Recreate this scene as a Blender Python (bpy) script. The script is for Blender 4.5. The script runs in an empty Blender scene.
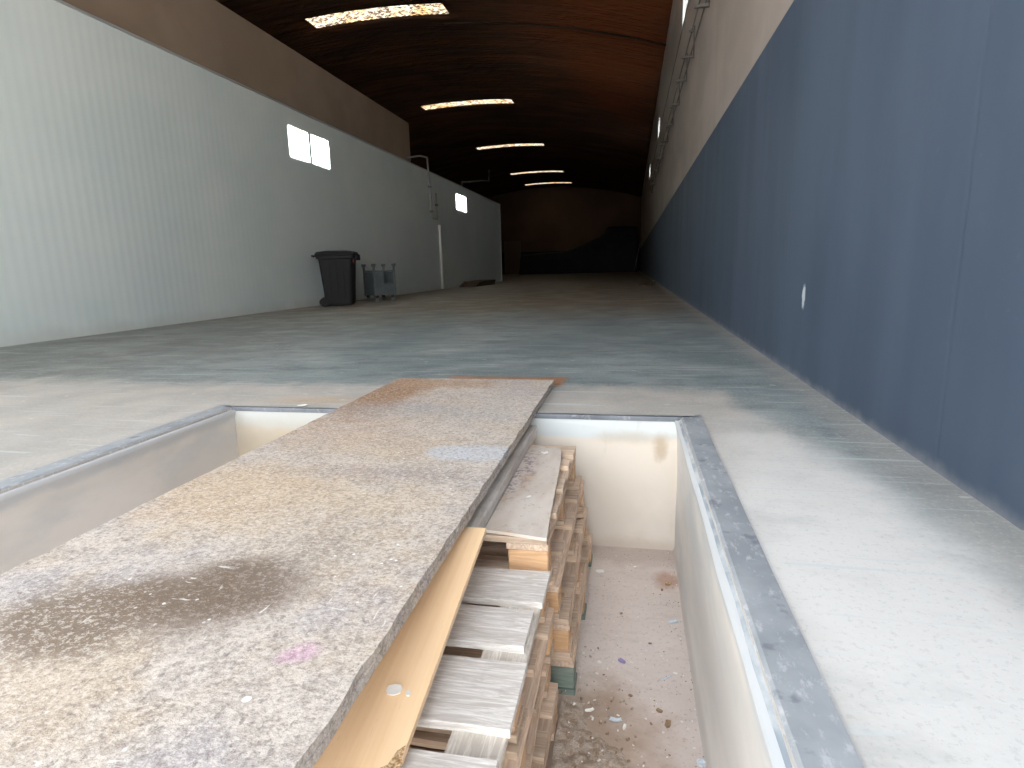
import bpy, bmesh, math, random
from mathutils import Vector, Matrix, noise as mnoise
random.seed(7)
S = bpy.context.scene
C = S.collection
rnd = random.uniform

# ------------------------------------------------------------------ materials
class Mat:
    """small helper round a Principled node tree in object coordinates"""
    def __init__(s, name, rough=0.8, metallic=0.0, spec=0.3):
        s.m = bpy.data.materials.new(name); s.m.use_nodes = True
        s.t = s.m.node_tree; s.N = s.t.nodes; s.L = s.t.links
        s.b = s.N['Principled BSDF']; s.out = s.N['Material Output']
        s.b.inputs['Roughness'].default_value = rough
        s.b.inputs['Metallic'].default_value = metallic
        s.b.inputs['Specular IOR Level'].default_value = spec
        s.co = s.N.new('ShaderNodeTexCoord').outputs['Object']
        s.sep = None
    def axis(s, k):
        if s.sep is None:
            s.sep = s.N.new('ShaderNodeSeparateXYZ'); s.L.new(s.co, s.sep.inputs[0])
        return s.sep.outputs[k]
    def put(s, sock, v):
        if isinstance(v, bpy.types.NodeSocket): s.L.new(v, sock)
        elif isinstance(v, (tuple, list)) and len(v) == 3 and sock.type == 'RGBA': sock.default_value = (*v, 1)
        else: sock.default_value = v
    def vec(s, stretch=(1, 1, 1), off=(0, 0, 0), rot=0):
        n = s.N.new('ShaderNodeMapping'); s.L.new(s.co, n.inputs['Vector'])
        n.inputs['Scale'].default_value = stretch; n.inputs['Location'].default_value = off
        n.inputs['Rotation'].default_value = (0, 0, rot)
        return n.outputs[0]
    def noise(s, scale, detail=3, stretch=(1, 1, 1), off=(0, 0, 0), rough=.55, dist=0, rot=0):
        n = s.N.new('ShaderNodeTexNoise'); s.L.new(s.vec(stretch, off, rot), n.inputs['Vector'])
        n.inputs['Scale'].default_value = scale; n.inputs['Detail'].default_value = detail
        n.inputs['Roughness'].default_value = rough; n.inputs['Distortion'].default_value = dist
        return n.outputs['Fac']
    def voro(s, scale, stretch=(1, 1, 1), off=(0, 0, 0), out='Distance', rot=0):
        n = s.N.new('ShaderNodeTexVoronoi'); s.L.new(s.vec(stretch, off, rot), n.inputs['Vector'])
        n.inputs['Scale'].default_value = scale
        return n.outputs[out]
    def step(s, v, lo, hi, a=0., b=1.):
        n = s.N.new('ShaderNodeMapRange'); n.clamp = True; n.interpolation_type = 'SMOOTHSTEP'
        if lo > hi: lo, hi, a, b = hi, lo, b, a
        s.put(n.inputs['Value'], v); n.inputs['From Min'].default_value = lo; n.inputs['From Max'].default_value = hi
        n.inputs['To Min'].default_value = a; n.inputs['To Max'].default_value = b
        return n.outputs[0]
    def m_(s, op, a, b=0., c=0.):
        n = s.N.new('ShaderNodeMath'); n.operation = op
        s.put(n.inputs[0], a); s.put(n.inputs[1], b); s.put(n.inputs[2], c)
        return n.outputs[0]
    def mix(s, fac, a, b):
        n = s.N.new('ShaderNodeMix'); n.data_type = 'RGBA'
        s.put(n.inputs[0], fac); s.put(n.inputs[6], a); s.put(n.inputs[7], b)
        return n.outputs[2]
    def spot(s, cx, cy, rx, ry, soft=.4, wob=.5, nscale=6, ax=(0, 1)):
        dx = s.m_('DIVIDE', s.m_('SUBTRACT', s.axis(ax[0]), cx), rx)
        dy = s.m_('DIVIDE', s.m_('SUBTRACT', s.axis(ax[1]), cy), ry)
        d = s.m_('SQRT', s.m_('ADD', s.m_('MULTIPLY', dx, dx), s.m_('MULTIPLY', dy, dy)))
        n = s.noise(nscale, 4, off=(cx * 3, cy * 2, 0))
        d = s.m_('ADD', d, s.m_('MULTIPLY', s.m_('SUBTRACT', n, .5), wob * 2))
        return s.step(d, 1 + soft, 1 - soft)
    def per_object(s, col, amount=.2):
        n = s.N.new('ShaderNodeObjectInfo')
        k = s.step(n.outputs['Random'], 0, 1, 1 - amount, 1 + amount * .6)
        h = s.N.new('ShaderNodeHueSaturation'); s.put(h.inputs['Color'], col); s.put(h.inputs['Value'], k)
        return h.outputs[0]
    def color(s, c): s.put(s.b.inputs['Base Color'], c); return s
    def rough(s, v): s.put(s.b.inputs['Roughness'], v); return s
    def bump(s, h, dist=.002, strength=.6):
        n = s.N.new('ShaderNodeBump'); s.put(n.inputs['Height'], h)
        n.inputs['Distance'].default_value = dist; n.inputs['Strength'].default_value = strength
        s.L.new(n.outputs[0], s.b.inputs['Normal']); return s

def rgb(r, g, b):
    f = lambda c: ((c / 255 + .055) / 1.055) ** 2.4 if c > 10 else c / 255 / 12.92
    return (f(r), f(g), f(b))

def wood(name, light, dark, grain=(2.2, 40, 40), tint=.22, streak=.55, knots=True):
    m = Mat(name, .85, spec=.15)
    g = m.noise(1.0, 6, grain, rough=.7, dist=1.4)
    g2 = m.noise(1.0, 3, (grain[0] * .4, grain[1] * .25, grain[2] * .25), rough=.5, dist=1.5)
    c = m.mix(m.step(g, .38, .68), dark, light)
    c = m.mix(m.m_('MULTIPLY', m.step(g2, .45, .7), streak), c, tuple(x * .62 for x in dark))
    dirt = m.noise(7, 5, rough=.7)
    c = m.mix(m.m_('MULTIPLY', m.step(dirt, .55, .75), .3), c, rgb(146, 136, 126))
    m.color(m.per_object(c, tint)); m.bump(g, .0015, .8)
    return m.m

def make_materials():
    M = {}
    # hall floor: green-grey worn paint, bare dusty screed near the pit and further in
    m = Mat('floor_paint', .62, spec=.35)
    X, Y = m.axis(0), m.axis(1)
    wob = m.noise(1.3, 5, rough=.65)
    wobf = m.noise(5, 5, (1, .6, 1), rough=.7)
    n1 = m.m_('MULTIPLY', m.m_('SUBTRACT', wob, .5), 1.2)
    n2 = m.m_('MULTIPLY', m.m_('SUBTRACT', wobf, .5), .8)
    nn = m.m_('ADD', n1, n2)
    paint = m.mix(m.step(m.noise(.7, 5, (1, .5, 1)), .35, .68), rgb(118, 131, 133), rgb(148, 157, 157))
    paint = m.mix(m.m_('MULTIPLY', m.step(m.noise(2.6, 7, (.6, 1.5, 1), rough=.8), .46, .62), .75), paint, rgb(102, 114, 117))
    dust = m.mix(m.step(m.noise(3, 5), .3, .7), rgb(190, 184, 176), rgb(172, 168, 162))
    # the dust that lies deeper in the hall
    c = m.mix(m.m_('MULTIPLY', m.step(m.m_('ADD', Y, m.m_('MULTIPLY', nn, 6)), 7.5, 13), .85), paint, rgb(128, 114, 96))
    c = m.mix(m.m_('MULTIPLY', m.step(m.m_('ADD', X, m.m_('MULTIPLY', nn, 2)), -2.2, -5.5), .5), c, rgb(124, 119, 108))
    # bare band round the pit
    edge_y = m.step(m.m_('ADD', Y, m.m_('MULTIPLY', nn, .55)), 4.08, 3.66)
    edge_x = m.step(m.m_('ADD', m.m_('ADD', X, m.m_('MULTIPLY', nn, .35)), m.m_('MULTIPLY', Y, .16)), 1.27, 1.07)
    near = m.step(m.m_('ADD', Y, m.m_('MULTIPLY', nn, .9)), 2.1, 1.5)
    bare = m.m_('MULTIPLY', edge_y, m.m_('MAXIMUM', edge_x, m.m_('MULTIPLY', near, .6)))
    c = m.mix(bare, c, dust)
    c = m.mix(m.m_('MULTIPLY', m.spot(.62, 1.7, .32, 1.2, .5, .4, 4), .85), c, rgb(226, 224, 220))
    # cement dust along the foot of the right wall
    c = m.mix(m.m_('MULTIPLY', m.step(m.m_('ADD', X, m.m_('MULTIPLY', nn, .25)), .9, 1.08), .45), c, rgb(176, 168, 160))
    # rusty sawdust strip past the end of the chipboard
    wb = m.m_('MULTIPLY', nn, .07)
    bx = m.m_('MULTIPLY', m.step(m.m_('ADD', X, wb), -1.36, -1.30), m.step(m.m_('ADD', X, wb), -.42, -.47))
    by = m.m_('MULTIPLY', m.step(m.m_('ADD', Y, wb), 4.27, 4.20), m.step(m.m_('ADD', Y, wb), 3.86, 3.96))
    c = m.mix(m.m_('MULTIPLY', m.m_('MULTIPLY', bx, by), .9), c, rgb(158, 112, 78))
    c = m.mix(m.m_('MULTIPLY', m.spot(-1.9, 3.35, .35, .1, .6, .5), .5), c, rgb(190, 160, 120))
    haze = m.m_('MULTIPLY', m.step(m.noise(1.1, 6, (1, 1.6, 1), off=(4, 4, 0), rough=.7), .48, .68), m.step(Y, 9, 4))
    c = m.mix(m.m_('MULTIPLY', haze, .45), c, rgb(172, 174, 172))
    gr = m.noise(55, 3, rough=.8)
    c = m.mix(m.m_('MULTIPLY', m.step(gr, .53, .66), .3), c, rgb(214, 212, 208))
    c = m.mix(m.m_('MULTIPLY', m.step(gr, .46, .36), .14), c, rgb(96, 98, 98))
    # scratches and pale flecks
    sc = m.step(m.noise(1, 2, (1.2, 26, 1), rough=.4, dist=.4, rot=.35), .66, .70)
    c = m.mix(m.m_('MULTIPLY', sc, .5), c, rgb(200, 208, 208))
    sc = m.step(m.noise(1, 2, (2.5, 60, 1), rough=.4, dist=.8, rot=-.15), .67, .71)
    c = m.mix(m.m_('MULTIPLY', sc, .5), c, rgb(205, 210, 210))
    fl = m.step(m.voro(8, (.6, 1.2, 1), rot=.5), .12, .06)
    fl = m.m_('MULTIPLY', fl, m.step(m.noise(2.1, 2, off=(5, 1, 0)), .5, .6))
    c = m.mix(m.m_('MULTIPLY', fl, .6), c, rgb(222, 224, 222))
    m.color(c); m.bump(m.noise(30, 5), .002, .4)
    m.rough(m.step(m.noise(1.5, 4, off=(9, 2, 0)), .3, .7, .45, .75))
    M['floor'] = m.m

    # pit concrete
    m = Mat('pit_concrete', .85)
    c = m.mix(m.step(m.noise(1.6, 5), .35, .65), rgb(204, 192, 184), rgb(218, 207, 199))
    c = m.mix(m.m_('MULTIPLY', m.step(m.noise(9, 5, (1, 2.5, 1)), .5, .75), .4), c, rgb(188, 177, 169))
    c = m.mix(m.m_('MULTIPLY', m.step(m.noise(60, 3, rough=.8), .55, .68), .45), c, rgb(156, 146, 140))
    c = m.mix(m.m_('MULTIPLY', m.spot(-.15, 1.62, .26, .36, .45, .8, 7), .75), c, rgb(158, 134, 112))
    c = m.mix(m.m_('MULTIPLY', m.spot(.2, 2.78, .06, .08, .5, .8, 9), .6), c, rgb(168, 122, 92))
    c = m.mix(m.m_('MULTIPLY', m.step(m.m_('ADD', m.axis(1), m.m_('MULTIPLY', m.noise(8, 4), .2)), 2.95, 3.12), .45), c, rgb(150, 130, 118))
    fl = m.m_('MULTIPLY', m.step(m.voro(24), .16, .08), m.step(m.noise(5, 2, off=(2, 7, 0)), .5, .62))
    c = m.mix(m.m_('MULTIPLY', fl, .8), c, rgb(224, 220, 214))
    m.color(c); m.bump(m.noise(45, 5), .003, .5); M['pit_floor'] = m.m
    m = Mat('pit_plaster', .85)
    c = m.mix(m.step(m.noise(1.8, 5), .35, .65), rgb(208, 199, 187), rgb(220, 211, 199))
    top = m.step(m.m_('ADD', m.axis(2), m.m_('MULTIPLY', m.noise(3, 4, (1, 1, .4)), .06)), -.10, -.075)
    c = m.mix(m.m_('MULTIPLY', top, .85), c, rgb(194, 202, 204))
    c = m.mix(m.m_('MULTIPLY', m.spot(.17, -.16, .035, .07, .6, .7, 14, (0, 2)), .6), c, rgb(158, 134, 104))
    c = m.mix(m.m_('MULTIPLY', m.spot(.02, -.11, .17, .03, .8, .7, 9, (0, 2)), .45), c, rgb(168, 148, 122))
    c = m.mix(m.m_('MULTIPLY', m.spot(-2.0, -.3, .9, .2, .6, .6, 4, (0, 2)), .75), c, rgb(176, 156, 126))  # brownish shade on the left part, painted into the colour
    c = m.mix(m.m_('MULTIPLY', m.step(m.axis(0), -.8, -1.6), .45), c, rgb(140, 138, 130))  # left end toned down in the colour, in place of weaker light
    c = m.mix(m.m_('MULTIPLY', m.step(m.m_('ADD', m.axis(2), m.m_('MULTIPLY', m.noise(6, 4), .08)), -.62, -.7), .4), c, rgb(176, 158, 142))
    c = m.mix(m.m_('MULTIPLY', m.step(m.noise(14, 5, (1, 1, .3)), .6, .75), .25), c, rgb(170, 160, 150))
    m.color(c); m.bump(m.noise(20, 5), .003, .4); M['pit_back'] = m.m
    m = Mat('pit_render', .8)
    c = m.mix(m.step(m.noise(1.2, 5, (1, 1, 3)), .35, .65), rgb(208, 206, 202), rgb(224, 221, 216))
    c = m.mix(m.m_('MULTIPLY', m.step(m.noise(1.6, 5, (1, 1, 2.2), off=(0, 4, 0)), .5, .72), .5), c, rgb(184, 190, 194))
    c = m.mix(m.m_('MULTIPLY', m.step(m.m_('ADD', m.axis(2), m.m_('MULTIPLY', m.noise(5, 4), .1)), -.04, .0), .6), c, rgb(182, 188, 193))
    c = m.mix(m.m_('MULTIPLY', m.step(m.m_('ADD', m.axis(2), m.m_('MULTIPLY', m.noise(6, 4), .08)), -.6, -.7), .35), c, rgb(168, 156, 146))
    m.color(c); m.bump(m.noise(14, 5), .004, .4); M['pit_side'] = m.m
    # steel angle on the lip, painted slate grey and scuffed white
    m = Mat('steel_angle', .55, .15, .4)
    c = m.mix(m.step(m.noise(4, 5), .35, .65), rgb(150, 155, 160), rgb(172, 176, 180))
    c = m.mix(m.m_('MULTIPLY', m.step(m.noise(22, 5, (1.6, .7, 1), rough=.75), .53, .66), .6), c, rgb(206, 208, 210))
    c = m.mix(m.m_('MULTIPLY', m.step(m.noise(12, 4, off=(3, 3, 0)), .6, .7), .6), c, rgb(108, 114, 122))
    m.color(c); m.bump(m.noise(30, 4), .0015, .5); M['angle'] = m.m
    m = Mat('dark_steel_angle', .6, .1, .3)
    c = m.mix(m.step(m.noise(5, 5), .35, .65), rgb(92, 96, 102), rgb(112, 116, 122))
    c = m.mix(m.m_('MULTIPLY', m.step(m.noise(16, 5, rough=.75), .56, .68), .5), c, rgb(166, 168, 168))
    m.color(c); m.bump(m.noise(30, 4), .0015, .5); M['dark_angle'] = m.m
    m = Mat('worn_lip', .75)
    c = m.mix(m.step(m.noise(9, 5, (1, .5, 1)), .42, .62), rgb(138, 147, 155), rgb(186, 190, 193))
    m.color(c); m.bump(m.noise(25, 4), .003, .5); M['lip'] = m.m

    # walls
    m = Mat('navy_dado_wall', .6, spec=.35)
    pan = m.m_('FRACT', m.m_('DIVIDE', m.axis(1), 2.4))
    up = m.mix(m.step(m.noise(.5, 5, (1, 1, 2)), .35, .65), rgb(160, 150, 143), rgb(174, 164, 157))
    up = m.mix(m.m_('MULTIPLY', m.step(m.noise(1, 3, (1, 3.2, .08)), .5, .7), .35), up, rgb(158, 148, 142))
    nav = m.mix(m.step(m.noise(.6, 4, (1, 2, .5)), .35, .65), rgb(66, 79, 97), rgb(77, 90, 108))
    nav = m.mix(m.m_('MULTIPLY', m.step(m.noise(12, 5, rough=.8), .62, .75), .2), nav, rgb(110, 120, 135))
    d = m.step(m.axis(2), 2.655, 2.665)
    c = m.mix(d, nav, up)
    low = m.step(m.m_('ADD', m.axis(2), m.m_('MULTIPLY', m.noise(7, 4), .1)), .11, .03)
    c = m.mix(m.m_('MULTIPLY', low, .5), c, rgb(150, 150, 152))
    c = m.mix(m.spot(4.3, .56, .035, .075, .25, .7, 22, (1, 2)), c, rgb(190, 200, 206))
    m.color(c)
    seam = m.step(m.m_('ABSOLUTE', m.m_('SUBTRACT', pan, .5)), .492, .497)
    m.bump(m.m_('SUBTRACT', m.noise(8, 3), m.m_('MULTIPLY', seam, .6)), .004, .3)
    M['wall_right'] = m.m
    m = Mat('white_panel_wall', .5, spec=.4)
    c = m.mix(m.step(m.noise(.5, 4), .35, .65), rgb(204, 217, 217), rgb(213, 223, 222))
    c = m.mix(m.m_('MULTIPLY', m.step(m.m_('ADD', m.axis(2), m.m_('MULTIPLY', m.noise(2, 4), .3)), .4, .1), .35), c, rgb(176, 170, 158))
    m.color(c)
    rib = m.m_('SINE', m.m_('MULTIPLY', m.axis(1), 42.))
    m.bump(rib, .003, .16); M['wall_white'] = m.m
    m = Mat('beige_partition', .8)
    m.color(m.mix(m.step(m.noise(.6, 4), .35, .65), rgb(136, 120, 104), rgb(148, 132, 116))); M['beige'] = m.m
    m = Mat('end_wall', .85)
    up = m.mix(m.step(m.noise(.3, 4), .35, .65), rgb(92, 72, 58), rgb(106, 82, 66))
    c = m.mix(m.step(m.axis(2), 2.655, 2.67), rgb(34, 38, 46), up)
    m.color(c); M['end_wall'] = m.m
    # sprayed foam on the vault
    m = Mat('sprayed_foam', .9, spec=.1)
    c = m.mix(m.step(m.noise(.35, 5, (1, 2.2, 1)), .38, .66), rgb(84, 64, 52), rgb(112, 76, 56))
    c = m.mix(m.m_('MULTIPLY', m.step(m.noise(1, 5, (.12, 4.5, 1), rough=.6), .46, .64), .6), c, rgb(60, 44, 36))
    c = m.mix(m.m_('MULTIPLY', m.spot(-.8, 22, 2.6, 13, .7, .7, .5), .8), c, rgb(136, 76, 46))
    m.color(c)
    m.bump(m.m_('ADD', m.noise(2.2, 5, (1, 2.5, 1)), m.noise(.9, 2, (.15, 3.2, 1))), .12, .8); M['foam'] = m.m
    m = Mat('foam_covered_rib', .9); m.color(rgb(44, 30, 24)); M['foam_rib'] = m.m
    # dirty fibreglass rooflight, daylight coming through it
    m = Mat('dirty_rooflight', .5)
    g = m.noise(5.5, 5, (1, 1.3, 1), rough=.75)
    k = m.step(g, .36, .56)
    side = m.step(m.noise(1.1, 3), .3, .6)
    col = m.mix(k, rgb(120, 70, 32), m.mix(side, rgb(255, 214, 150), rgb(255, 240, 214)))
    em = m.N.new('ShaderNodeEmission'); m.put(em.inputs['Color'], col)
    m.put(em.inputs['Strength'], m.step(g, .36, .60, .25, 2.0))
    m.L.new(em.outputs[0], m.out.inputs['Surface']); M['rooflight'] = m.m
    m = Mat('window_glass', .05)
    tr = m.N.new('ShaderNodeBsdfTransparent'); gl = m.N.new('ShaderNodeBsdfGlossy'); gl.inputs['Roughness'].default_value = .05
    mx = m.N.new('ShaderNodeMixShader'); mx.inputs[0].default_value = .08
    tr.inputs['Color'].default_value = (.92, .95, .95, 1)
    m.L.new(tr.outputs[0], mx.inputs[1]); m.L.new(gl.outputs[0], mx.inputs[2]); m.L.new(mx.outputs[0], m.out.inputs['Surface'])
    M['glass'] = m.m
    def plain(key, name, col, r=.6, met=0., var=None, bs=None):
        m = Mat(name, r, met)
        if var: m.color(m.mix(m.step(m.noise(var[0], 5, rough=.65), .35, .65), col, var[1]))
        else: m.color(col)
        if bs: m.bump(m.noise(bs[0], 4), bs[1], .5)
        M[key] = m.m
    plain('frame', 'aluminium_frame', rgb(186, 190, 192), .4, .5)
    plain('grey_pipe', 'galvanised_pipe', rgb(150, 152, 152), .45, .5)
    plain('white_pipe', 'white_pipe', rgb(214, 212, 206), .5)
    plain('dark_pipe', 'dark_conduit', rgb(112, 106, 102), .6, .2)
    plain('bracket', 'dark_bracket', rgb(96, 92, 90), .6, .2)
    plain('yard', 'yard_concrete', rgb(178, 174, 168), .9, 0, (1.5, rgb(196, 190, 182)), (20, .004))
    plain('bin', 'black_bin_plastic', rgb(14, 14, 18), .7, 0, (12, rgb(22, 22, 26)))
    plain('binred', 'dull_red_plastic', rgb(92, 44, 36), .6)
    plain('rubber', 'black_rubber', rgb(20, 20, 22), .7)
    plain('castor', 'grey_castor_wheel', rgb(104, 104, 104), .5)
    plain('stil', 'painted_grey_steel', rgb(84, 90, 94), .5, .3, (5, rgb(104, 108, 110)))
    plain('sheetm', 'weathered_sheet_metal', rgb(86, 94, 98), .5, .3, (3, rgb(98, 106, 110)))
    plain('tarp', 'dark_tarpaulin', rgb(24, 26, 34), .7, 0, (2, rgb(34, 36, 46)), (3, .06))
    plain('darkwood', 'dark_board', rgb(58, 46, 38), .8, 0, (8, rgb(78, 62, 48)))
    plain('rustmetal', 'rusty_steel', rgb(122, 92, 72), .7, .3, (9, rgb(150, 120, 98)))
    plain('doorp', 'brown_steel_door', rgb(110, 92, 76), .6)
    plain('paper', 'white_paper', rgb(238, 236, 230), .8, 0, (60, rgb(234, 231, 226)), (50, .002))
    plain('plastic', 'pale_plastic_film', rgb(214, 220, 226), .35, 0, (40, rgb(180, 190, 196)), (40, .003))
    plain('purple', 'violet_plastic', rgb(150, 138, 178), .5)
    plain('leaf', 'dry_brown_leaf', rgb(132, 108, 86), .85, 0, (60, rgb(158, 134, 108)), (60, .002))
    # mulch of dust, bark and wood crumbs
    m = Mat('sawdust', .95)
    c = m.mix(m.step(m.noise(30, 5, rough=.8), .4, .6), rgb(164, 144, 126), rgb(196, 182, 168))
    c = m.mix(m.m_('MULTIPLY', m.step(m.voro(46), .22, .1), m.step(m.noise(9, 3), .45, .6)), c, rgb(216, 212, 206))
    m.color(c); m.bump(m.noise(70, 5, rough=.8), .008, 1.); M['sawdust'] = m.m

    # chipboard / OSB with mud and wear
    def chip(name, edge=False):
        m = Mat(name, .85, spec=.2)
        fine = m.noise(75, 4, (1, 1.3, 1), rough=.8)
        med = m.noise(13, 5, rough=.7)
        big = m.noise(2.1, 5, rough=.6)
        c = m.mix(m.step(med, .38, .62), rgb(172, 162, 153), rgb(194, 184, 174))
        c = m.mix(m.m_('MULTIPLY', m.step(big, .48, .62), .5), c, rgb(190, 170, 144))
        c = m.mix(m.m_('MULTIPLY', m.step(m.noise(2.6, 5, off=(4, 9, 0)), .52, .66), .5), c, rgb(162, 158, 163))
        if not edge:
            # sandy orange patches, dark wet stain, pale cement smear, pink chalk
            for a in ((-1.35, 1.75, .42, .3, .5, rgb(194, 168, 134), .6), (-1.4, 2.6, .35, .3, .6, rgb(178, 154, 136), .5),
                      (-1.5, 3.4, .22, .6, .5, rgb(150, 114, 82), .95), (-1.25, 3.75, .4, .14, .5, rgb(168, 134, 102), .7),
                      (-1.0, 2.35, .35, .2, .7, rgb(188, 166, 138), .5), (-.95, 1.55, .2, .25, .7, rgb(192, 176, 154), .5),
                      (-.95, 1.18, .14, .13, .45, rgb(112, 96, 82), .95), (-1.08, 1.09, .16, .1, .5, rgb(112, 96, 82), .9), (-1.25, 1.0, .2, .15, .5, rgb(120, 104, 88), .9), (-.84, 1.38, .1, .2, .8, rgb(150, 138, 128), .5),
                      (-.74, 2.29, .1, .1, .25, rgb(186, 190, 196), .8), (-.6, 2.29, .13, .12, .25, rgb(188, 192, 198), .8), (-1.15, 3.0, .5, .16, .9, rgb(160, 156, 154), .6), (-.9, 2.0, .4, .07, .9, rgb(158, 146, 140), .6), (-.645, .965, .028, .03, .5, rgb(206, 166, 188), .6), (-.675, .945, .02, .02, .7, rgb(206, 166, 188), .5),
                      (-.72, 3.2, .2, .5, .7, rgb(186, 178, 170), .5)):
                c = m.mix(m.m_('MULTIPLY', m.spot(a[0], a[1], a[2], a[3], a[4], .55, 7), a[6]), c, a[5])
        # flakes
        c = m.mix(m.m_('MULTIPLY', m.step(fine, .50, .60), .5), c, rgb(222, 214, 204))
        c = m.mix(m.m_('MULTIPLY', m.step(fine, .47, .38), .55), c, rgb(126, 114, 107))
        dk = m.noise(40, 3, (1.4, 1, 1), off=(7, 3, 0), rough=.75)
        c = m.mix(m.m_('MULTIPLY', m.step(dk, .57, .66), .5), c, rgb(112, 103, 99))
        if not edge:
            c = m.mix(m.m_('MULTIPLY', m.spot(-.98, 1.14, .2, .15, .5, .55, 7), .6), c, rgb(116, 100, 86))
            sp = m.m_('MULTIPLY', m.step(m.voro(26), .14, .07), m.step(m.noise(4, 3, off=(1, 5, 2)), .48, .6))
            c = m.mix(sp, c, rgb(232, 230, 226))
            st = m.m_('MULTIPLY', m.step(m.noise(1, 2, (9, 70, 1), dist=1.2, rot=.7), .69, .73), m.step(m.noise(3, 3, off=(8, 5, 2)), .5, .6))
            c = m.mix(m.m_('MULTIPLY', st, .7), c, rgb(226, 222, 216))
            st = m.m_('MULTIPLY', m.step(m.noise(1, 2, (60, 9, 1), dist=1.2, rot=.4), .69, .73), m.step(m.noise(3, 3, off=(2, 1, 2)), .5, .6))
            c = m.mix(m.m_('MULTIPLY', st, .7), c, rgb(226, 222, 216))
            c = m.mix(m.spot(-.677, .826, .008, .008, .2, .3, 40), c, rgb(235, 234, 228))
        m.color(c); m.bump(m.m_('ADD', fine, med), .003, .7)
        return m.m
    M['chip'] = chip('weathered_chipboard')
    M['chip_edge'] = chip('chipboard_underlayer', True)
    # grey offcut on the far stack
    m = Mat('grey_offcut', .8)
    c = m.mix(m.step(m.noise(5, 5, (1.6, .6, 1)), .38, .64), rgb(200, 188, 176), rgb(212, 202, 191))
    c = m.mix(m.m_('MULTIPLY', m.step(m.noise(9, 4, (1, .4, 1), off=(3, 0, 0)), .54, .7), .5), c, rgb(196, 164, 130))
    c = m.mix(m.m_('MULTIPLY', m.spot(-.08, .27, .07, .32, .6, .7, 12), m.step(m.noise(50, 3), .48, .6)), c, rgb(158, 142, 148))
    c = m.mix(m.m_('MULTIPLY', m.step(m.noise(45, 3, rough=.8), .58, .68), .4), c, rgb(120, 110, 106))
    m.color(c); m.bump(m.noise(40, 4), .002, .5); M['offcut'] = m.m
    # beech-look laminate
    m = Mat('beech_laminate', .45, spec=.4)
    g = m.noise(1, 5, (60, 1.6, 1), rough=.6, dist=.4)
    c = m.mix(m.step(g, .35, .68), rgb(240, 205, 162), rgb(244, 212, 172))
    dash = m.step(m.voro(1, (170, 16, 1)), .14, .06)
    c = m.mix(m.m_('MULTIPLY', dash, .4), c, rgb(222, 176, 126))
    m.color(c); M['beech'] = m.m
    m = Mat('raw_chip_core', .9)
    m.color(m.mix(m.step(m.noise(120, 3, rough=.8), .42, .6), rgb(150, 118, 84), rgb(214, 186, 148)))
    m.bump(m.noise(120, 3), .002, .8); M['core'] = m.m
    M['pale_plank'] = wood('bleached_planks', rgb(236, 232, 226), rgb(200, 192, 184), (7, 75, 75), .04, .08)
    M['pale_cross'] = wood('bleached_cross_board', rgb(226, 219, 208), rgb(192, 182, 170), (60, 4, 60), .06, .2)
    M['grey_plank'] = wood('grey_pallet_wood', rgb(226, 204, 182), rgb(194, 170, 148), (3, 48, 48), .2, .3)
    M['grey_cross'] = wood('grey_pallet_cross_wood', rgb(228, 206, 184), rgb(194, 168, 146), (48, 3, 48), .2, .3)
    M['tan_block'] = wood('tan_pallet_block', rgb(222, 184, 144), rgb(198, 158, 120), (3, 34, 34), .12, .2)
    M['brown_block'] = wood('brown_pallet_block', rgb(212, 178, 146), rgb(180, 148, 120), (34, 3, 34), .2, .3)
    M['green_block'] = wood('green_painted_wood', rgb(142, 152, 142), rgb(116, 130, 121), (3, 34, 34), .1, .2)
    M['timber'] = wood('grey_timber', rgb(228, 226, 222), rgb(204, 196, 186), (40, 2, 40), .03, .15)
    return M
M = make_materials()

# ------------------------------------------------------------------ mesh helpers
def bm_obj(name, bm, mat, parent=None, loc=(0, 0, 0), smooth=False):
    bmesh.ops.recalc_face_normals(bm, faces=bm.faces)
    me = bpy.data.meshes.new(name); bm.to_mesh(me); bm.free()
    for m in (mat if isinstance(mat, (list, tuple)) else [mat]): me.materials.append(m)
    if smooth:
        for p in me.polygons: p.use_smooth = True
    o = bpy.data.objects.new(name, me); o.location = loc; C.objects.link(o)
    if parent: o.parent = parent
    return o
def box(bm, x0, x1, y0, y1, z0, z1, mi=0):
    v = [bm.verts.new(p) for p in ((x0, y0, z0), (x1, y0, z0), (x1, y1, z0), (x0, y1, z0), (x0, y0, z1), (x1, y0, z1), (x1, y1, z1), (x0, y1, z1))]
    fs = []
    for f in ((3, 2, 1, 0), (4, 5, 6, 7), (0, 1, 5, 4), (1, 2, 6, 5), (2, 3, 7, 6), (3, 0, 4, 7)):
        q = bm.faces.new([v[i] for i in f]); q.material_index = mi; fs.append(q)
    return v, fs
def bev(bm, w=.003, seg=1):
    bmesh.ops.bevel(bm, geom=list(bm.edges), offset=w, segments=seg, affect='EDGES', profile=.6)
def prism(bm, pts, z0, z1, mi=0):
    a = [bm.verts.new((x, y, z0)) for x, y in pts]; b = [bm.verts.new((x, y, z1)) for x, y in pts]
    n = len(pts)
    bm.faces.new(a[::-1]).material_index = mi; bm.faces.new(b).material_index = mi
    for i in range(n): bm.faces.new((a[i], a[(i + 1) % n], b[(i + 1) % n], b[i])).material_index = mi
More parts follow.
